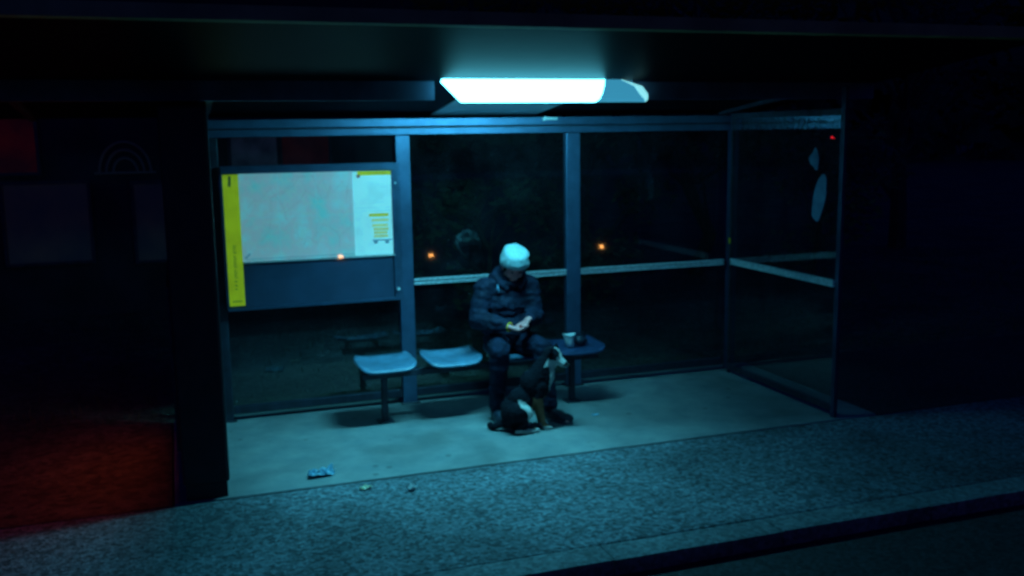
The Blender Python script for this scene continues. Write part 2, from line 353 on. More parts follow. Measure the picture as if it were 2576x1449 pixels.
# ---------------------------------------------------------------- lamp
lp = thing('shelter_lamp', (2.25, 6.1, 2.5), 'long glowing white strip light under the roof of the bus shelter', 'lamp')
def lampmesh(outline, inset=1.0):
    # outline: top and bottom x per end; profile across y is a rounded tub
    prof = [(6.01, 2.4985), (6.000, 2.455), (6.004, 2.405), (6.02, 2.372), (6.045, 2.358), (6.075, 2.352), (6.10, 2.356), (6.108, 2.385), (6.108, 2.42), (6.108, 2.485)]
    bm = bmesh.new(); rings = []
    for fx in outline: rings.append([bm.verts.new((fx((z-2.36)/.136), y, z)) for y, z in prof])
    n = len(prof)
    for a, b in zip(rings, rings[1:]):
        for k in range(n-1): bm.faces.new((a[k], a[k+1], b[k+1], b[k]))
        bm.faces.new((a[n-1], a[0], b[0], b[n-1]))
    bm.faces.new(rings[0]); bm.faces.new(rings[-1][::-1]); return bm
L0 = lambda t: 1.765-.135*t
L1 = lambda t: 2.700+.042*t**.6 if t > 0 else 2.700
arc = lambda t: 2.868+.20*math.sqrt(max(0, 1-(t*.985)**2))
arc2 = lambda t: arc(t)-.012-.05*min(1, 2.2*t*(1-t)*2)
obj('diffuser', lampmesh([L0, L1]), 'diff', lp)
bm = bmesh.new(); prism_x(bm, [(6.300, 2.375), (6.315, 2.375), (6.315, 2.462), (6.300, 2.462)], 1.83, 2.93)  # unseen glowing panel added to light the top rail and posts
obj('rear_glow', bm, 'rear_glow', lp)
al = D.lights.new('tube_light', 'AREA'); al.shape = 'RECTANGLE'; al.size = .8; al.size_y = .16; al.energy = 22.5; al.color = LAMP; al.spread = rad(106)
alo = D.objects.new('tube_light', al); COL.objects.link(alo); alo.parent = lp; alo.location = (2.0-2.25, .10, 2.335-2.5); alo.rotation_euler = (0, rad(12), 0)
obj('end_cap', lampmesh([lambda t: L1(t)+.002, lambda t: arc2(t)-.002]), 'cap', lp)
obj('end_rim', lampmesh([arc2, arc]), 'capedge', lp)

# ================================================================ MAP CASE
mc = thing('map_display_case', (1.0, 7.47, 1.4), 'framed route map with a yellow strip on its left side, hanging on the shelter glass', 'map case')
bm = bmesh.new()
box(bm, .325, 1.640, 7.475, 7.515, .872, 1.945, .004); obj('backboard', bm, 'steel', mc)
bm = bmesh.new()
box(bm, .322, 1.642, 7.452, 7.4745, 1.89, 1.948, .004); box(bm, .322, 1.642, 7.452, 7.4745, .868, .89, .003); box(bm, 1.592, 1.642, 7.453, 7.4745, .8905, 1.8895, .003); box(bm, .315, .333, 7.452, 7.4745, .8905, 1.8895, .003)
obj('frame', bm, 'steel', mc)
ys = bbox('yellow_strip', .336, .449, 7.466, 7.4745, .905, 1.885, 'yprint', mc, 0)
# illegible dark lettering running up the strip, a dark mark at its head and a line at its foot
bm = bmesh.new(); z = 1.03
while z < 1.37:
    h = random.uniform(.008, .016); box(bm, .392-.008, .392+random.choice((.010, .014)), 7.4648, 7.4658, z, z+h*.45); box(bm, .392-.008, .392-.003, 7.4648, 7.4658, z+h*.45, z+h); z += h+random.choice((.005, .006, .016))
obj('lettering', bm, 'ink', ys)
bm = bmesh.new(); prism_y(bm, [(.372, 1.80), (.392, 1.795), (.398, 1.873), (.378, 1.875)], 7.4648, 7.4658); obj('printed_mark', bm, 'ink', ys)
bm = bmesh.new()
for i in range(5): box(bm, .36+i*.014, .37+i*.014, 7.4648, 7.4658, .935, .945)
obj('lettering', bm, 'ink', ys)
# map sheet: pale blotchy districts with fine road lines
def map_mat():
    m = D.materials.new('street_map_print'); m.use_nodes = True; n = m.node_tree; N = n.nodes.new; L = n.links.new; b = n.nodes['Principled BSDF']; b.inputs['Roughness'].default_value = .5
    tc = N('ShaderNodeTexCoord'); t = N('ShaderNodeTexNoise'); t.inputs['Scale'].default_value = 7; t.inputs['Detail'].default_value = 5; L(tc.outputs['Object'], t.inputs[0])
    r = N('ShaderNodeValToRGB'); e = r.color_ramp.elements; e[0].position = .3; e[0].color = (.30, .62, .62, 1); e[1].position = .7; e[1].color = (.46, .70, .72, 1)
    x = r.color_ramp.elements.new(.5); x.color = (.68, .54, .58, 1); L(t.outputs['Fac'], r.inputs[0])
    v = N('ShaderNodeTexVoronoi'); v.feature = 'DISTANCE_TO_EDGE'; v.inputs['Scale'].default_value = 11; L(tc.outputs['Object'], v.inputs['Vector'])
    mr = N('ShaderNodeMapRange'); mr.inputs[1].default_value = 0; mr.inputs[2].default_value = .06; mr.inputs[3].default_value = .6; mr.inputs[4].default_value = 0; L(v.outputs['Distance'], mr.inputs[0])
    mx = N('ShaderNodeMix'); mx.data_type = 'RGBA'; mx.inputs['B'].default_value = (.60, .62, .58, 1); L(mr.outputs[0], mx.inputs['Factor']); L(r.outputs[0], mx.inputs['A'])
    L(mx.outputs['Result'], b.inputs['Base Color']); return m
MT['map'] = map_mat(); MT['faintblue'] = mat('pale_blue_ink', (.38, .62, .66), .6, noise_amt=.1)
ms = bbox('map_sheet', .449, 1.291, 7.467, 7.4745, 1.235, 1.889, 'map', mc, 0)
bm = bmesh.new(); prism_y(bm, [(.462, 1.262), (.475, 1.258), (.51, 1.292), (.50, 1.298)], 7.4655, 7.4668); box(bm, .47, 1.29, 7.4655, 7.4668, 1.251, 1.2545); obj('printed_mark', bm, 'blueink', ms)
MT['route'] = mat('pale_route_ink', (.52, .34, .38), .6, noise_amt=.2, scale=40)
bm = bmesh.new()
for q in range(9):
    x, z = .50+q*.085, random.uniform(1.28, 1.80); pts = [(x, 7.4662, z)]
    for st in range(6):
        x = min(1.27, max(.47, x+random.uniform(-.05, .12))); z = min(1.86, max(1.27, z+random.uniform(-.12, .12))); pts.append((x, 7.4662, z))
    tube(bm, pts, .0011, 4)
obj('route_lines', bm, 'route', ms)
bm = bmesh.new()
for x in (.73, 1.01): box(bm, x, x+.003, 7.4658, 7.4668, 1.24, 1.885)
box(bm, .452, 1.288, 7.4652, 7.4657, 1.56, 1.563); obj('fold', bm, 'faintblue', ms)
ins = bbox('information_sheet', 1.2915, 1.5915, 7.466, 7.4745, 1.236, 1.885, 'paper', mc, 0)
bbox('heading_strip', 1.33, 1.5915, 7.4645, 7.4658, 1.853, 1.8845, 'yprint', ins, 0)
MT['brownmark'] = mat('brown_ink', (.35, .12, .10), .6)
bm = bmesh.new(); prism_y(bm, [(1.325, 1.836), (1.35, 1.836), (1.352, 1.86), (1.325, 1.858)], 7.4630, 7.4643); obj('printed_mark', bm, 'brownmark', ins)
bm = bmesh.new()
for z0 in (1.60, 1.578): box(bm, 1.30, 1.585, 7.4645, 7.4658, z0, z0+.004)
for i in range(9): box(bm, 1.40+random.uniform(0, .02), 1.56-random.uniform(0, .07), 7.4645, 7.4658, 1.80-i*.020, 1.804-i*.020)
for i in range(14): box(bm, 1.31, 1.37-random.uniform(0, .025), 7.4645, 7.4658, 1.56-i*.02, 1.564-i*.02)
obj('printed_lines', bm, 'faintblue', ins)
MT['ylow'] = mat('pale_yellow_print', (.85, .62, .25), .6, noise_amt=.08)
for z0, z1, mm, xa, xb in ((1.535, 1.557, 'yprint', 1.41, 1.562), (1.497, 1.515, 'ylow', 1.43, 1.562), (1.455, 1.475, 'ylow', 1.432, 1.555), (1.425, 1.446, 'ylow', 1.44, 1.56), (1.398, 1.418, 'ylow', 1.442, 1.55), (1.372, 1.39, 'ylow', 1.442, 1.555)):
    bbox('timetable_row', xa, xb, 7.4645, 7.4658, z0, z1, mm, ins, 0)
bm = bmesh.new(); box(bm, 1.43, 1.585, 7.4645, 7.4658, 1.345, 1.354); box(bm, 1.44, 1.47, 7.4645, 7.4658, 1.325, 1.344); box(bm, 1.53, 1.56, 7.4645, 7.4658, 1.322, 1.344)
obj('printed_mark', bm, 'blueink', ins)
bbox('ledge', .451, 1.6, 7.445, 7.4655, 1.222, 1.2345, 'rail', mc, .002)
bbox('lower_panel', .4505, 1.5915, 7.468, 7.4745, .8905, 1.2215, 'lower', mc, 0)
bm = bmesh.new(); tube(bm, [(1.617, 7.4355, .962), (1.617, 7.428, .962)], .013, 14); obj('lock', bm, 'white', mc)
bm = bmesh.new(); tube(bm, [(1.617, 7.4355, 1.79), (1.617, 7.430, 1.79)], .008, 12); obj('lock', bm, 'rail', mc)

cg = glass_mat(); cg.name = 'case_glass'; MT['case_glass'] = cg
for nd in cg.node_tree.nodes:
    if nd.type == 'BSDF_TRANSPARENT': nd.inputs[0].default_value = (.97, .98, .98, 1)
bbox('cover_glass', .30, 1.655, 7.436, 7.443, .868, 1.948, 'case_glass', mc, 0)
for k_, s_, *t_ in (('map', .42), ('paper', .62), ('yprint', .5, (.26, .95, 1)), ('ylow', .5), ('ink', .3), ('blueink', .4), ('faintblue', .5), ('brownmark', .4), ('route', .4)): emissive(MT[k_], s_, *t_)  # faint emission added to the map sheets and their print
# ================================================================ ADVERTISING PANEL (left end of the shelter)
ad = thing('advertising_panel', (.06, 6.6, 0), 'tall thick black advertising box closing the left end of the bus shelter', 'advertising panel')
bbox('housing', -.065, .205, 5.88, 7.50, .10, 2.34, 'adbox', ad, .02)
bbox('plinth', -.05, .19, 5.90, 7.48, .0015, .099, 'adbox', ad, .006)
bm = bmesh.new(); box(bm, -.078, -.066, 6.0, 7.3, .35, 1.25, .002)  # unseen panel added to throw the red glow on the ground
obj('red_glow_panel', bm, 'redglow', ad, label='unseen red glowing panel added on the outer side')
bm = bmesh.new()
box(bm, -.084, -.0655, 5.95, 5.998, .302, 1.30, .002); box(bm, -.084, -.0655, 7.302, 7.35, .302, 1.30, .002); box(bm, -.084, -.0655, 5.9985, 7.3015, 1.252, 1.30, .002); box(bm, -.084, -.0655, 5.9985, 7.3015, .302, .348, .002)
obj('frame', bm, 'dark', ad)

# ================================================================ BENCH
be = thing('bench', (2.18, 7.09, 0), 'row of four moulded blue seats on a dark steel rail, the last seat darker', 'bench')
def shell(x0, x1):
    bm = bmesh.new(); nx, ny = 18, 14; top = []; yc = 7.05
    def P(i, j, off):
        u = i/nx*2-1; v = j/ny*2-1
        # rounded-rectangle plan
        s = (abs(u)**5+abs(v)**5)**.2; k = max(abs(u), abs(v)); f = (k/s if s > 0 else 1)
        x = (x0+x1)/2+u*f*(x1-x0)/2; y = yc+v*f*.185
        z = .468+.022*max(0, v)**2+.020*abs(u)**3.2-.012*(1-u*u)*(1-v*v)-.026*max(0, -v)**4
        return (x, y, z-off)
    A = [[bm.verts.new(P(i, j, 0)) for j in range(ny+1)] for i in range(nx+1)]
    B = [[bm.verts.new(P(i, j, .016)) for j in range(ny+1)] for i in range(nx+1)]
    for i in range(nx):
        for j in range(ny):
            bm.faces.new((A[i][j], A[i+1][j], A[i+1][j+1], A[i][j+1])); bm.faces.new((B[i][j], B[i][j+1], B[i+1][j+1], B[i+1][j]))
    for i in range(nx):
        bm.faces.new((A[i][0], B[i][0], B[i+1][0], A[i+1][0])); bm.faces.new((A[i][ny], A[i+1][ny], B[i+1][ny], B[i][ny]))
    for j in range(ny):
        bm.faces.new((A[0][j], A[0][j+1], B[0][j+1], B[0][j])); bm.faces.new((A[nx][j], B[nx][j], B[nx][j+1], A[nx][j+1]))
    return bm
for k in range(4):
    x0 = 1.19+k*.512
    s = obj('seat', shell(x0, x0+.44), 'seat' if k < 3 else 'seat_dark', be, True)  # last seat takes a darker base colour
    if k == 3: s['label'] = 'darker seat'
    for dx in (.09, .33):
        bm = bmesh.new(); box(bm, x0+dx, x0+dx+.02, 6.96, 7.16, .388, .441, .002); obj('bracket', bm, 'dark', s)
bbox('support_rail', 1.24, 3.17, 7.07, 7.115, .342, .387, 'dark', be, .005)
for x in (1.405, 2.94):
    bm = bmesh.new(); box(bm, x-.023, x+.023, 7.068, 7.112, .012, .3415, .004); o = obj('leg', bm, 'dark', be)
    bm = bmesh.new(); box(bm, x-.06, x+.06, 7.03, 7.15, .0015, .0115, .003); obj('foot_plate', bm, 'dark', o)

# ================================================================ PERSON
pe = thing('person', (2.38, 7.05, 0), 'person in pale knitted hat and dark jacket sitting hunched on the bench, head bowed', 'person')
HC = Vector((2.412, 6.955, 1.150)); hf = Vector((-.06, -.84, -.50)).normalized(); hr = Vector((1, -.06, -.05)); hr = (hr-hf*hr.dot(hf)).normalized(); hu = hr.cross(hf).normalized()
if hu.z < 0: hu = -hu
HR = Matrix((hr, hf, hu)).transposed()
def H(a, b, c): return HC+hr*a+hf*b+hu*c
# right side of the body is towards the left of the picture
J = dict(pel=Vector((2.40, 7.13, .56)), waist=Vector((2.40, 7.14, .74)), chest=Vector((2.40, 7.09, .91)), neck=Vector((2.405, 7.03, 1.045)),
         shR=Vector((2.215, 7.06, .985)), shL=Vector((2.565, 7.06, .975)), elR=Vector((2.125, 7.01, .755)), elL=Vector((2.595, 6.99, .745)),
         wrR=Vector((2.295, 6.765, .725)), wrL=Vector((2.465, 6.79, .765)),
         hipR=Vector((2.31, 7.10, .55)), hipL=Vector((2.49, 7.10, .55)), knR=Vector((2.205, 6.70, .555)), knL=Vector((2.545, 6.70, .55)),
         anR=Vector((2.20, 6.80, .10)), anL=Vector((2.585, 6.66, .10)))
bm = bmesh.new()
ball(bm, H(0, -.012, .03), (.076, .094, .092), HR, 24, 16); ball(bm, H(0, .012, -.035), (.062, .070, .070), HR); ball(bm, H(0, .045, -.085), (.036, .030, .026), HR)
for s in (-1, 1):
    ball(bm, H(s*.036, .05, -.038), (.026, .024, .024), HR); ball(bm, H(s*.030, .074, .018), (.026, .012, .010), HR)
    ball(bm, H(s*.078, -.010, -.012), (.011, .020, .032), HR); limb(bm, [(H(s*.045, -.005, -.075), .022), (H(s*.02, .035, -.095), .020)])
limb(bm, [(H(0, .078, .008), .010), (H(0, .098, -.028), .0125)]); ball(bm, H(.011, .09, -.032), .009); ball(bm, H(-.011, .09, -.032), .009)
ball(bm, H(0, .076, -.056), (.025, .012, .006), HR); ball(bm, H(0, .073, -.067), (.021, .012, .007), HR)
limb(bm, [(H(0, -.035, -.05), .056), (J['neck'], .058), (J['chest'], .10), (J['waist'], .11), (J['pel'], .12)])
for s in 'RL':
    limb(bm, [(J['neck'], .05), (J['sh'+s], .055), (J['el'+s], .040), (J['wr'+s], .026)])
    limb(bm, [(J['pel'], .10), (J['hip'+s], .085), (J['kn'+s], .055), (J['an'+s], .038)])
    tip = Vector((2.20, 6.60, .04)) if s == 'R' else Vector((2.66, 6.50, .04)); limb(bm, [(J['an'+s], .038), (J['an'+s]+Vector((0, .03, -.055)), .030), (tip, .026)])
# hands: palm, four fingers and a thumb each
def hand(wr, dirv, side, palm_n, curl):
    dirv = dirv.normalized(); pn = (palm_n-dirv*palm_n.dot(dirv)).normalized(); lat = dirv.cross(pn).normalized()*side
    for k in range(4):
        o = (k-1.5)*.019; limb(bm, [(wr+lat*o*.6, .017), (wr+dirv*.082+lat*o, .0135)])
    for k, (ln, cu) in enumerate(zip((.070, .080, .075, .058), curl)):
        o = (k-1.5)*.0205; p = wr+dirv*.084+lat*o; d = dirv.copy(); pts = [(p, .0098)]
        for seg, fr in enumerate((.45, .32, .25)):
            d = (d*math.cos(cu)+pn*math.sin(cu)).normalized(); p = p+d*ln*fr; pts.append((p, (.0092, .0084, .0074)[seg]))
        limb(bm, pts)
    t0 = wr+dirv*.025-lat*.028; limb(bm, [(t0, .013), (t0+dirv*.028-lat*.020+pn*.008, .0115), (t0+dirv*.056-lat*.022+pn*.016, .0100), (t0+dirv*.076-lat*.016+pn*.022, .0085)])
hand(J['wrR'], Vector((.80, -.45, -.28)), 1, Vector((.15, .2, 1)), (.45, .5, .55, .6))
hand(J['wrL'], Vector((-.72, -.50, -.48)), -1, Vector((-.2, .3, 1)), (.25, .3, .35, .5))
remeshed('body', bm, 'skin', pe, .0048, 3)
for s in (-1, 1):
    bm = bmesh.new(); ball(bm, H(s*.030, .072, .004), .0115); obj('eye', bm, 'eye', pe, True)
# jacket
bm = bmesh.new()
limb(bm, [(J['neck']+Vector((0, -.005, .005)), .078), (J['chest'], .15), (J['waist'], .145), (J['pel']+Vector((0, .0, .05)), .155)])
ball(bm, (2.385, 7.10, .95), (.225, .15, .12)); ball(bm, (2.385, 7.09, .84), (.200, .165, .16)); ball(bm, (2.385, 7.09, .66), (.20, .185, .14)); ball(bm, (2.405, 7.15, 1.01), (.15, .10, .10)); ball(bm, (2.32, 7.06, 1.035), (.10, .07, .05)); ball(bm, (2.50, 7.06, 1.03), (.10, .07, .05))
for s in 'RL':
    limb(bm, [(J['neck']+Vector((0, .03, -.01)), .06), (J['sh'+s]+Vector((0, 0, .0)), .086)])
    mid = (J['sh'+s]+J['el'+s])/2
    limb(bm, [(J['sh'+s], .088), (mid, .078), (J['el'+s], .070), ((J['el'+s]+J['wr'+s])/2, .066), (J['wr'+s]+(J['el'+s]-J['wr'+s]).normalized()*.018, .041)])
remeshed('jacket', bm, 'jacket', pe, .009, 4, wrinkle=.014, wscale=11)
bm = bmesh.new()                     # raised collar and folded hood
for k in range(14):
    a = 2*math.pi*k/14; b = 2*math.pi*(k+1)/14
    f = lambda t: Vector((2.405+.083*math.cos(t), 7.015+.078*math.sin(t), 1.045+.028*math.sin(t)))
    limb(bm, [(f(a), .020), (f(b), .020)])
ball(bm, (2.405, 7.13, 1.06), (.125, .065, .065))
for s in (-1, 1): limb(bm, [((2.405+s*.05, 7.13, 1.09), .050), ((2.405+s*.105, 7.06, 1.075), .040), ((2.405+s*.10, 6.985, 1.03), .030), ((2.405+s*.055, 6.95, .985), .022)])
remeshed('hood', bm, 'jacket', pe, .007, 4, wrinkle=.006, wscale=18)
bm = bmesh.new(); tube(bm, [(2.278, 6.955, 1.02), (2.278, 6.937, .985), (2.28, 6.935, .955)], [.006, .009, .007], 8); obj('drawcord', bm, 'seat', pe, True)
bm = bmesh.new(); ball(bm, (2.545, 6.965, .94), (.026, .006, .010)); obj('chest_badge', bm, 'darkblue', pe, True)
bm = bmesh.new()                     # yellow wristband
wd = (J['wrR']-J['elR']).normalized(); c = J['wrR']+wd*.012; a = wd.orthogonal().normalized(); b = wd.cross(a)
tube(bm, [c+(a*math.cos(t)+b*math.sin(t))*.0325 for t in [2*math.pi*k/20 for k in range(21)]], .0055, 8); obj('wristband', bm, 'yellow', pe, True)
# trousers
bm = bmesh.new()
ball(bm, J['pel']+Vector((0, .02, -.01)), (.185, .15, .10))
for s in 'RL':
    k = J['kn'+s]; an = J['an'+s]
    limb(bm, [(J['pel']+Vector((0, .03, 0)), .095), (J['hip'+s], .098), ((J['hip'+s]+k)/2, .090), (k, .076), ((k*.55+an*.45), .068), (an+Vector((0, .005, .01)), .056)])
remeshed('trousers', bm, 'jeans', pe, .009, 5, wrinkle=.009, wscale=14)
for s in 'RL':
    an = J['an'+s]; tip = Vector((2.20, 6.62, .04)) if s == 'R' else Vector((2.665, 6.52, .04))
    d = (tip-an); d.z = 0; d.normalize(); lat = Vector((-d.y, d.x, 0)); Rm = Matrix((lat, d, Vector((0, 0, 1)))).transposed()
    bm = bmesh.new(); heel = Vector((an.x, an.y, 0))
    ball(bm, heel+Vector((0, 0, .055))-d*.015, (.040, .050, .045), Rm); ball(bm, heel+Vector((0, 0, .05))+d*.07, (.043, .085, .045), Rm); ball(bm, heel+Vector((0, 0, .045))+d*.15, (.048, .065, .034), Rm); limb(bm, [(an+Vector((0, 0, .01)), .048), (heel+Vector((0, 0, .06)), .042)])
    so = remeshed('shoe', bm, 'shoe', pe, .007, 4)
    bm = bmesh.new(); n = 24; ring = []
    for q in range(n):
        t = 2*math.pi*q/n; yy = math.cos(t)*.142+.07; ww = .045*(.85+.2*math.cos(t)); ring.append(heel+d*yy+lat*math.sin(t)*ww)
    lo = [bm.verts.new(p+Vector((0, 0, .002))) for p in ring]; hi = [bm.verts.new(p+Vector((0, 0, .024))) for p in ring]
    bm.faces.new(lo[::-1]); bm.faces.new(hi)
    for q in range(n): bm.faces.new((lo[q], lo[(q+1) % n], hi[(q+1) % n], hi[q]))
    obj('sole', bm, 'sole', so)
    so.children[0].location = (0, 0, 0)
# hair under the hat, hat with turned-up ribbed brim
bm = bmesh.new(); ball(bm, H(0, -.035, -.005), (.080, .072, .085), HR)
for s in (-1, 1): ball(bm, H(s*.070, -.005, -.008), (.014, .030, .045), HR)
remeshed('hair', bm, 'hair', pe, .006, 2, wrinkle=.004, wscale=60)
bm = bmesh.new(); n = 72; rings = []
prof = [(.098, .012), (.108, .006), (.115, .014), (.117, .040), (.114, .060), (.111, .066), (.109, .070), (.107, .090), (.104, .112), (.093, .131), (.072, .144), (.044, .151), (.018, .156), (.006, .160)]
for r, z in prof:
    ring = []
    for q in range(n):
        t = 2*math.pi*q/n; rib = .0022*math.cos(t*36) if z < .065 else .0016*math.cos(t*24)
        wob = .010*noise.noise(Vector((math.cos(t)*2.2, math.sin(t)*2.2, z*18)))
        rr = r+rib*(r/.1)+wob; tilt = -.030*math.sin(t) if z < .07 else -.030*math.sin(t)*max(0, (1-(z-.07)/.08))
        ring.append(bm.verts.new(H(rr*.94*math.cos(t), -.014+rr*1.08*math.sin(t), z+.006-tilt*1.0*(1 if t < math.pi else .6))))
    rings.append(ring)
for a, b in zip(rings, rings[1:]):
    for q in range(n): bm.faces.new((a[q], a[(q+1) % n], b[(q+1) % n], b[q]))
bm.faces.new(rings[-1]); bm.faces.new(rings[0][::-1])
obj('knitted_hat', bm, 'knit', pe, True)

# ================================================================ DOG
dg_ = thing('dog', (2.38, 6.48, 0), 'black and white dog with tan legs sitting on the floor before the person', 'dog')
Yd = 6.47
bm = bmesh.new(); V = Vector
ball(bm, (2.235, Yd+.03, .135), (.095, .085, .115)); ball(bm, (2.30, Yd+.035, .22), (.10, .085, .11), Matrix.Rotation(rad(-35), 3, 'Y'))
ball(bm, (2.385, Yd+.03, .325), (.090, .088, .125), Matrix.Rotation(rad(-20), 3, 'Y')); ball(bm, (2.44, Yd+.015, .335), (.075, .075, .11))
limb(bm, [((2.41, Yd+.03, .37), .088), ((2.46, Yd+.015, .45), .076), ((2.51, Yd, .52), .066)])
ball(bm, (2.485, Yd-.01, .40), (.055, .06, .085), Matrix.Rotation(rad(15), 3, 'Y'))
hd = V((2.528, Yd-.005, .555)); fwd = V((.70, -.62, -.36)).normalized(); hrt = fwd.cross(V((0, 0, 1))).normalized(); hup = hrt.cross(fwd); DR = Matrix((hrt, fwd, hup)).transposed()
DS = 1.22
def Q(a, b, c): return hd+hrt*a*DS+fwd*b*DS*.86+hup*c*DS
ball(bm, Q(0, 0, 0), (.068, .070, .062), DR); ball(bm, Q(0, .035, -.006), (.046, .052, .042), DR)
limb(bm, [(Q(0, .045, -.010), .038), (Q(0, .085, -.018), .031), (Q(0, .112, -.018), .024)]); limb(bm, [(Q(0, .04, -.030), .020), (Q(0, .095, -.036), .012)])
for s in (-1, 1):
    ball(bm, Q(s*.022, .028, .020), (.016, .020, .013), DR); ball(bm, Q(s*.035, .02, -.012), (.02, .03, .022), DR)
    limb(bm, [(Q(s*.040, -.010, .036), .018), (Q(s*.058, -.012, .046), .014), (Q(s*.072, -.002, .022), .012), (Q(s*.074, .006, -.006), .006)])   # semi-pricked ears, tips folded
    y = Yd+.015+s*.045*-1
    # foreleg: shoulder, elbow, wrist, paw
    limb(bm, [((2.43, y, .33), .048), ((2.405, y, .235), .036), ((2.432, y, .13), .021), ((2.447, y, .055), .017), ((2.455, y, .028), .019)]); ball(bm, (2.478, y-.004, .019), (.032, .022, .017))
    for t in (-1, 0, 1): ball(bm, (2.502, y-.004+t*.012, .013), (.012, .007, .011))
    # folded hind leg: knee forward and high, hock behind on the ground, long hind paw
    yh = Yd+.02-s*.075
    limb(bm, [((2.225, yh, .16), .068), ((2.305, yh-.008*s, .155), .048), ((2.262, yh-.01*s, .065), .028), ((2.215, yh-.01*s, .030), .020), ((2.30, yh-.012*s, .020), .018), ((2.36, yh-.012*s, .019), .021)])
    ball(bm, (2.375, yh-.012*s, .018), (.030, .021, .016))
limb(bm, [((2.16, Yd+.05, .06), .026), ((2.10, Yd+.09, .030), .024), ((2.09, Yd+.16, .026), .020), ((2.12, Yd+.21, .024), .010)])
BLK, WHT, TAN = (.007, .009, .016), (.66, .64, .60), (.38, .17, .09)
def dogcol(p):   # coat patches of the dog
    q = p-hd; a, b, c = q.dot(hrt), q.dot(fwd), q.dot(hup); nz = .012*noise.noise(p*40)
    if q.length < .16 and b > -.03 and p.z > .48:
        if b > .052+nz or (abs(a) < .013+nz*.4 and b > 0) or (c < -.018+nz and b > .0): return WHT if b < .118 else BLK
        return BLK
    if p.z > .25 and p.x > 2.49+nz and p.z < .50: return WHT           # chest blaze
    if p.z > .40 and p.x > 2.515+nz and p.z < .53: return WHT
    if p.z < .035+nz and p.x > 2.21 and p.x < 2.42 and p.y < Yd-.02: return WHT
    if p.x > 2.25 and p.x < 2.37 and p.z > .105 and .078+nz*.6 < math.hypot(p.x-2.225, p.z-.13) < .122 and p.y < Yd-.02: return WHT    # pale haunch edge
    if p.x > 2.36 and p.z < .25+nz:
        return WHT if p.z < .03 else TAN
    return BLK
remeshed('body', bm, 'fur', dg_, .0062, 3, wrinkle=.005, wscale=48, colour=dogcol)
bm = bmesh.new(); ball(bm, Q(0, .136, -.012), (.013, .010, .011), DR); obj('nose', bm, 'eye', dg_, True)
for s in (-1, 1):
    bm = bmesh.new(); ball(bm, Q(s*.028, .052, .020), .0085); obj('eye', bm, 'eye', dg_, True)

# ================================================================ THINGS ON THE BENCH AND THE FLOOR
def cup():
    t = thing('paper_cup', (2.905, 7.03, .475), 'pale crumpled paper cup standing on the rightmost bench seat', 'cup')
    bm = bmesh.new(); n = 24; prof = [(.030, .0), (.034, .03), (.041, .065), (.048, .098), (.050, .102), (.046, .099), (.036, .05), (.028, .006)]
    rs = [[bm.verts.new((2.905+r*math.cos(a)*(1+.10*math.sin(2*a+z*20))+z*-.12, 7.03+r*math.sin(a), .468+z+.006*math.cos(a*2)*(z > .05))) for a in [2*math.pi*k/n for k in range(n)]] for r, z in prof]
    for a, b in zip(rs, rs[1:]):
        for k in range(n): bm.faces.new((a[k], a[(k+1) % n], b[(k+1) % n], b[k]))
    bm.faces.new(rs[0][::-1]); bm.faces.new(rs[-1]); obj('cup_wall', bm, 'white', t, True)
    bm = bmesh.new(); tube(bm, [(2.905-.012, 7.03, .485), (2.905-.013, 7.03, .535)], .03, 16); 
    obj('sleeve', bm, 'white', t, True)
cup()
bg_ = thing('small_bag', (2.99, 7.06, .47), 'small dark bag lying beside the paper cup on the bench', 'bag')
bm = bmesh.new(); ball(bm, (3.0, 7.06, .508), (.060, .055, .038)); ball(bm, (3.03, 7.08, .500), (.045, .05, .028)); ball(bm, (2.985, 7.05, .525), (.03, .03, .025))
remeshed('pouch', bm, 'shoe', bg_, .006, 3, wrinkle=.008, wscale=35)
bm = bmesh.new(); tube(bm, [(2.975, 7.04, .545), (2.98, 7.03, .572), (3.01, 7.03, .580), (3.03, 7.04, .562), (3.035, 7.05, .530)], .005, 8); obj('strap', bm, 'dark', bg_, True)
def crumple(name, cx, cy, rx, ry, h, m, label, cat, seed, rot=0):
    bm = bmesh.new(); random.seed(seed); n = 12
    g = []
    for i in range(n+1):
        row = []
        for j in range(n+1):
            u, v = i/n*2-1, j/n*2-1; e = 1-.25*abs(noise.noise(V((u*2, v*2, seed))))
            x = u*rx*e; y = v*ry*e; z = .004+h*abs(noise.noise(V((u*2.2+seed, v*2.2, 1.3))))*2.0+.3*h*abs(noise.noise(V((u*5, v*5, seed))))
            row.append(bm.verts.new((cx+x*math.cos(rot)-y*math.sin(rot), cy+x*math.sin(rot)+y*math.cos(rot), z)))
        g.append(row)
    for i in range(n):
        for j in range(n): bm.faces.new((g[i][j], g[i+1][j], g[i+1][j+1], g[i][j+1]))
    r = bmesh.ops.extrude_face_region(bm, geom=bm.faces[:]); bmesh.ops.translate(bm, verts=[v for v in r['geom'] if isinstance(v, bmesh.types.BMVert)], vec=(0, 0, .0015))
    return setp(obj(name, bm, m), label, cat)
MT['bluebag'] = mat('blue_plastic_film', (.30, .62, .80), .3, noise_amt=.3, scale=30)
MT['cream'] = mat('cream_paper', (.95, .95, .70), .6, noise_amt=.1, scale=20)
crumple('plastic_bag', .775, 6.055, .085, .042, .040, 'bluebag', 'crumpled pale blue plastic bag on the smooth floor near the advertising box', 'litter', 3, .15)
crumple('paper_scrap', .995, 5.715, .038, .018, .014, 'cream', 'small flat cream paper scrap on the coarse paving, nearer the plastic bag', 'litter', 5, .2)
crumple('tissue', 1.26, 5.60, .030, .024, .026, 'white', 'small crumpled greyish tissue on the coarse paving, right of the cream scrap', 'litter', 8, .8)
crumple('foil_wrapper', 2.95, 6.64, .030, .010, .006, 'bluebag', 'tiny shiny wrapper on the floor to the right of the dog', 'litter', 11, .1)
random.seed(21)

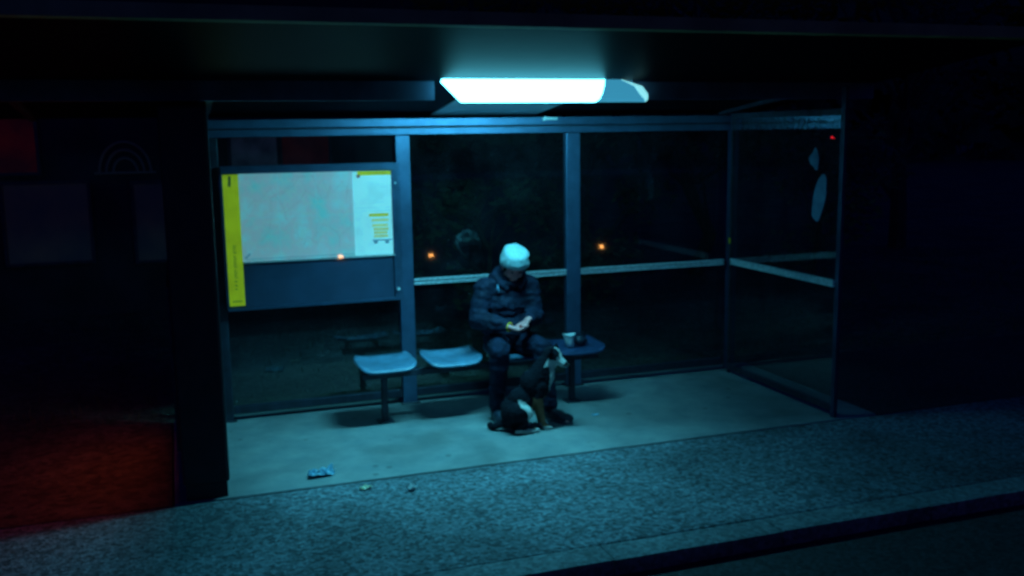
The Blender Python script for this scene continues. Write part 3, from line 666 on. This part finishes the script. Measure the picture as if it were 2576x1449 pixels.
# ================================================================ BACKGROUND
# trees and shrubs beyond the verge
def tree(name, x, y, h, cr, label, cat, n=2600, seed=1, trunk=.08, low=.35, group=None):
    random.seed(seed); t = thing(name, (x, y, 0), label, cat, group)
    bm = bmesh.new(); pts = [V((x+.1*h*noise.noise(V((k*.6, seed, 0))), y+.1*h*noise.noise(V((k*.6, seed, 9))), -.1+h*.85*k/6)) for k in range(7)]
    tube(bm, pts, [trunk*(1-.13*k) for k in range(7)], 8)
    clumps = []
    for k in range(14):
        a = random.uniform(0, 6.28); z = h*random.uniform(low, .97); rr = cr*random.uniform(.25, .85)*(1-.5*abs(z/h-.6)); c = V((x+math.cos(a)*rr, y+math.sin(a)*rr, z)); clumps.append((c, cr*random.uniform(.28, .5)))
        b = pts[min(6, max(1, int(z/h*5)))]; tube(bm, [b, (b+c)/2+V((0, 0, -.1)), c], [trunk*.35, trunk*.22, trunk*.1], 5)
    obj('trunk', bm, 'bark', t)
    bm = bmesh.new()
    for k in range(n):
        c, r = random.choice(clumps); d = V((random.gauss(0, 1), random.gauss(0, 1), random.gauss(0, .8))).normalized()*r*random.random()**.45
        p = c+d; s = random.uniform(.035, .075); a = V((random.gauss(0, 1), random.gauss(0, 1), random.gauss(0, .6))).normalized(); b = a.orthogonal().normalized()
        if p.z < .02: continue
        bm.faces.new([bm.verts.new(p-a*s), bm.verts.new(p+b*s*.45), bm.verts.new(p+a*s), bm.verts.new(p-b*s*.45)])
    obj('crown', bm, 'leaf', t)
G = 'trees and shrubs behind the shelter'
tree('shrub', 3.2, 10.2, 2.3, 1.0, 'bushy dark shrub behind the middle glass pane, left of the person', 'shrub', 3000, 2, .04, .15, G)
tree('shrub', 4.9, 11.2, 2.8, 1.2, 'broad dark shrub behind the glass pane just right of the person', 'shrub', 3000, 3, .05, .15, G)
tree('tree', 4.1, 13.5, 5.5, 2.0, 'tall dark tree standing behind the two shrubs of the middle panes', 'tree', 4500, 4, .14, .3, G)
tree('tree', 7.4, 13.0, 5.0, 1.9, 'dark tree seen behind the right glass pane near the shelter corner', 'tree', 4000, 5, .12, .3, G)
tree('shrub', 8.6, 11.6, 2.4, 1.3, 'low wide shrub seen through the end glass of the shelter', 'shrub', 2600, 6, .05, .12, G)
tree('tree', 12.5, 14.5, 6.0, 2.6, 'tall dark tree in the blackness right of the shelter end', 'tree', 4000, 8, .16, .3, G)
for k_, s_ in (('redp', .011), ('greyp', .014), ('brown', .006)): emissive(MT[k_], s_, (1, 1, 1))   # emission added so far posters and fanlight rings show up
random.seed(5); bm = bmesh.new()
for k in range(5200):
    x = random.uniform(-70, 140); y = random.uniform(52, 66); top = 8+5*noise.noise(V((x*.07, 0, 2)))+2*noise.noise(V((x*.31, 0, 7))); p = V((x, y, random.uniform(-.1, 1)**1*top if random.random() < .8 else top*random.uniform(.9, 1.1)))
    a = V((random.gauss(0, 1), random.gauss(0, 1), random.gauss(0, 1))).normalized()*random.uniform(.5, 1.3); b = a.orthogonal()*.7
    bm.faces.new([bm.verts.new(p-a), bm.verts.new(p+b), bm.verts.new(p+a), bm.verts.new(p-b)])
obj('wood', bm, 'leaf', label='far black mass of trees along the horizon behind everything', cat='wood', kind='stuff')
# dark building across the verge with faded posters on its wall
bl = thing('building', (-2.0, 14.0, 0), 'dark rendered building far behind the left side of the shelter, with posters on its wall', 'building')
bbox('wall', -9.0, 3.0, 13.1, 19.0, -.1, 5.2, 'wall', bl, 0)
bbox('roof', -9.2, 3.2, 12.95, 19.2, 5.201, 5.4, 'dark', bl, .02)
bbox('door', -7.5, -6.4, 13.05, 13.098, -.02, 2.2, 'dark', bl, .01)
def pframe(x0, x1, z0, z1, m, label):
    t = thing('wall_poster', ((x0+x1)/2, 13.08, (z0+z1)/2), label, 'poster', 'posters on the dark building')
    bbox('sheet', x0, x1, 13.06, 13.085, z0, z1, m, t, 0)
    bm = bmesh.new(); box(bm, x0-.04, x0-.002, 13.04, 13.097, z0-.04, z1+.04); box(bm, x1+.002, x1+.04, 13.04, 13.097, z0-.04, z1+.04); box(bm, x0-.001, x1+.001, 13.04, 13.097, z1+.001, z1+.04); box(bm, x0-.001, x1+.001, 13.04, 13.097, z0-.04, z0-.001)
    obj('frame', bm, 'dark', t)
pframe(-1.95, -1.02, .68, 1.63, 'brown', 'wide dim brownish poster at the far left edge, on the dark building')
pframe(-.48, .06, .64, 1.60, 'brown', 'narrow dim brownish poster on the dark building, just left of the advertising box')
pframe(.72, 1.29, 1.80, 2.16, 'greyp', 'grey blue poster on the dark building, seen above the yellow strip of the map')
pframe(1.36, 1.96, 1.78, 2.16, 'redp', 'dark red poster on the dark building, seen above the middle of the map')
pframe(-2.0, -1.55, 1.78, 2.42, 'redp', 'dark red poster high at the far left edge, on the dark building')
# arched fanlight ornament
fl = thing('fanlight', (-.56, 13.08, 1.75), 'round arched ornament of nested rings above the gap between the two brown posters', 'window')
for i, r in enumerate((.14, .22, .30)):
    bm = bmesh.new(); tube(bm, [(-.56+r*math.cos(a), 13.07, 1.75+r*1.25*math.sin(a)) for a in [math.pi*k/18 for k in range(19)]], .016, 6); obj('ring', bm, 'brown', fl)
bm = bmesh.new(); tube(bm, [(-.92, 13.07, 1.745), (-.20, 13.07, 1.745)], .016, 6); obj('sill', bm, 'brown', fl)
# red signal far down the road, behind the end post
tl = thing('traffic_light', (12.0, 30.0, 0), 'distant traffic signal showing a small red light beside the end post of the shelter', 'traffic light')
def far(u, v, y):
    d = fw+rt*(u-1288)/2445-up*(v-724)/2445; return V((0, 0, 2.15))+d*(y/d.y)
rp = far(2094, 350, 30)
bm = bmesh.new(); tube(bm, [(rp.x, 30.1, -.1), (rp.x, 30.1, rp.z-.5)], .05, 8); obj('pole', bm, 'dark', tl)
bm = bmesh.new(); box(bm, rp.x-.16, rp.x+.16, 30.0, 30.2, rp.z-.75, rp.z+.18, .02); hs = obj('signal_head', bm, 'dark', tl)
bm = bmesh.new(); tube(bm, [(rp.x, 29.97, rp.z), (rp.x, 29.998, rp.z)], .11, 16); obj('red_lens', bm, 'redlens', tl)
# the bus this was seen from: only its lower side can be seen, mirrored in the shelter glass
bu = thing('bus', (3.5, .1, 0), 'dark bus standing at the kerb, its amber side lamps mirrored in the shelter glass', 'bus')
bm = bmesh.new(); box(bm, -2.0, 9.0, -2.3, .10, .05, 1.45, .05, 2); obj('lower_body', bm, 'busp', bu)
for u, v in ((857, 645), (1085, 642), (1513, 620)):
    pl = 7.552 if u > 900 else 7.436
    p = far(u, v, 2*pl-.115)
    bm = bmesh.new(); box(bm, p.x-.032, p.x+.032, .101, .13, p.z-.024, p.z+.024, .01, 2); obj('side_lamp', bm, 'amber', bu)
bpy.context.view_layer.update()
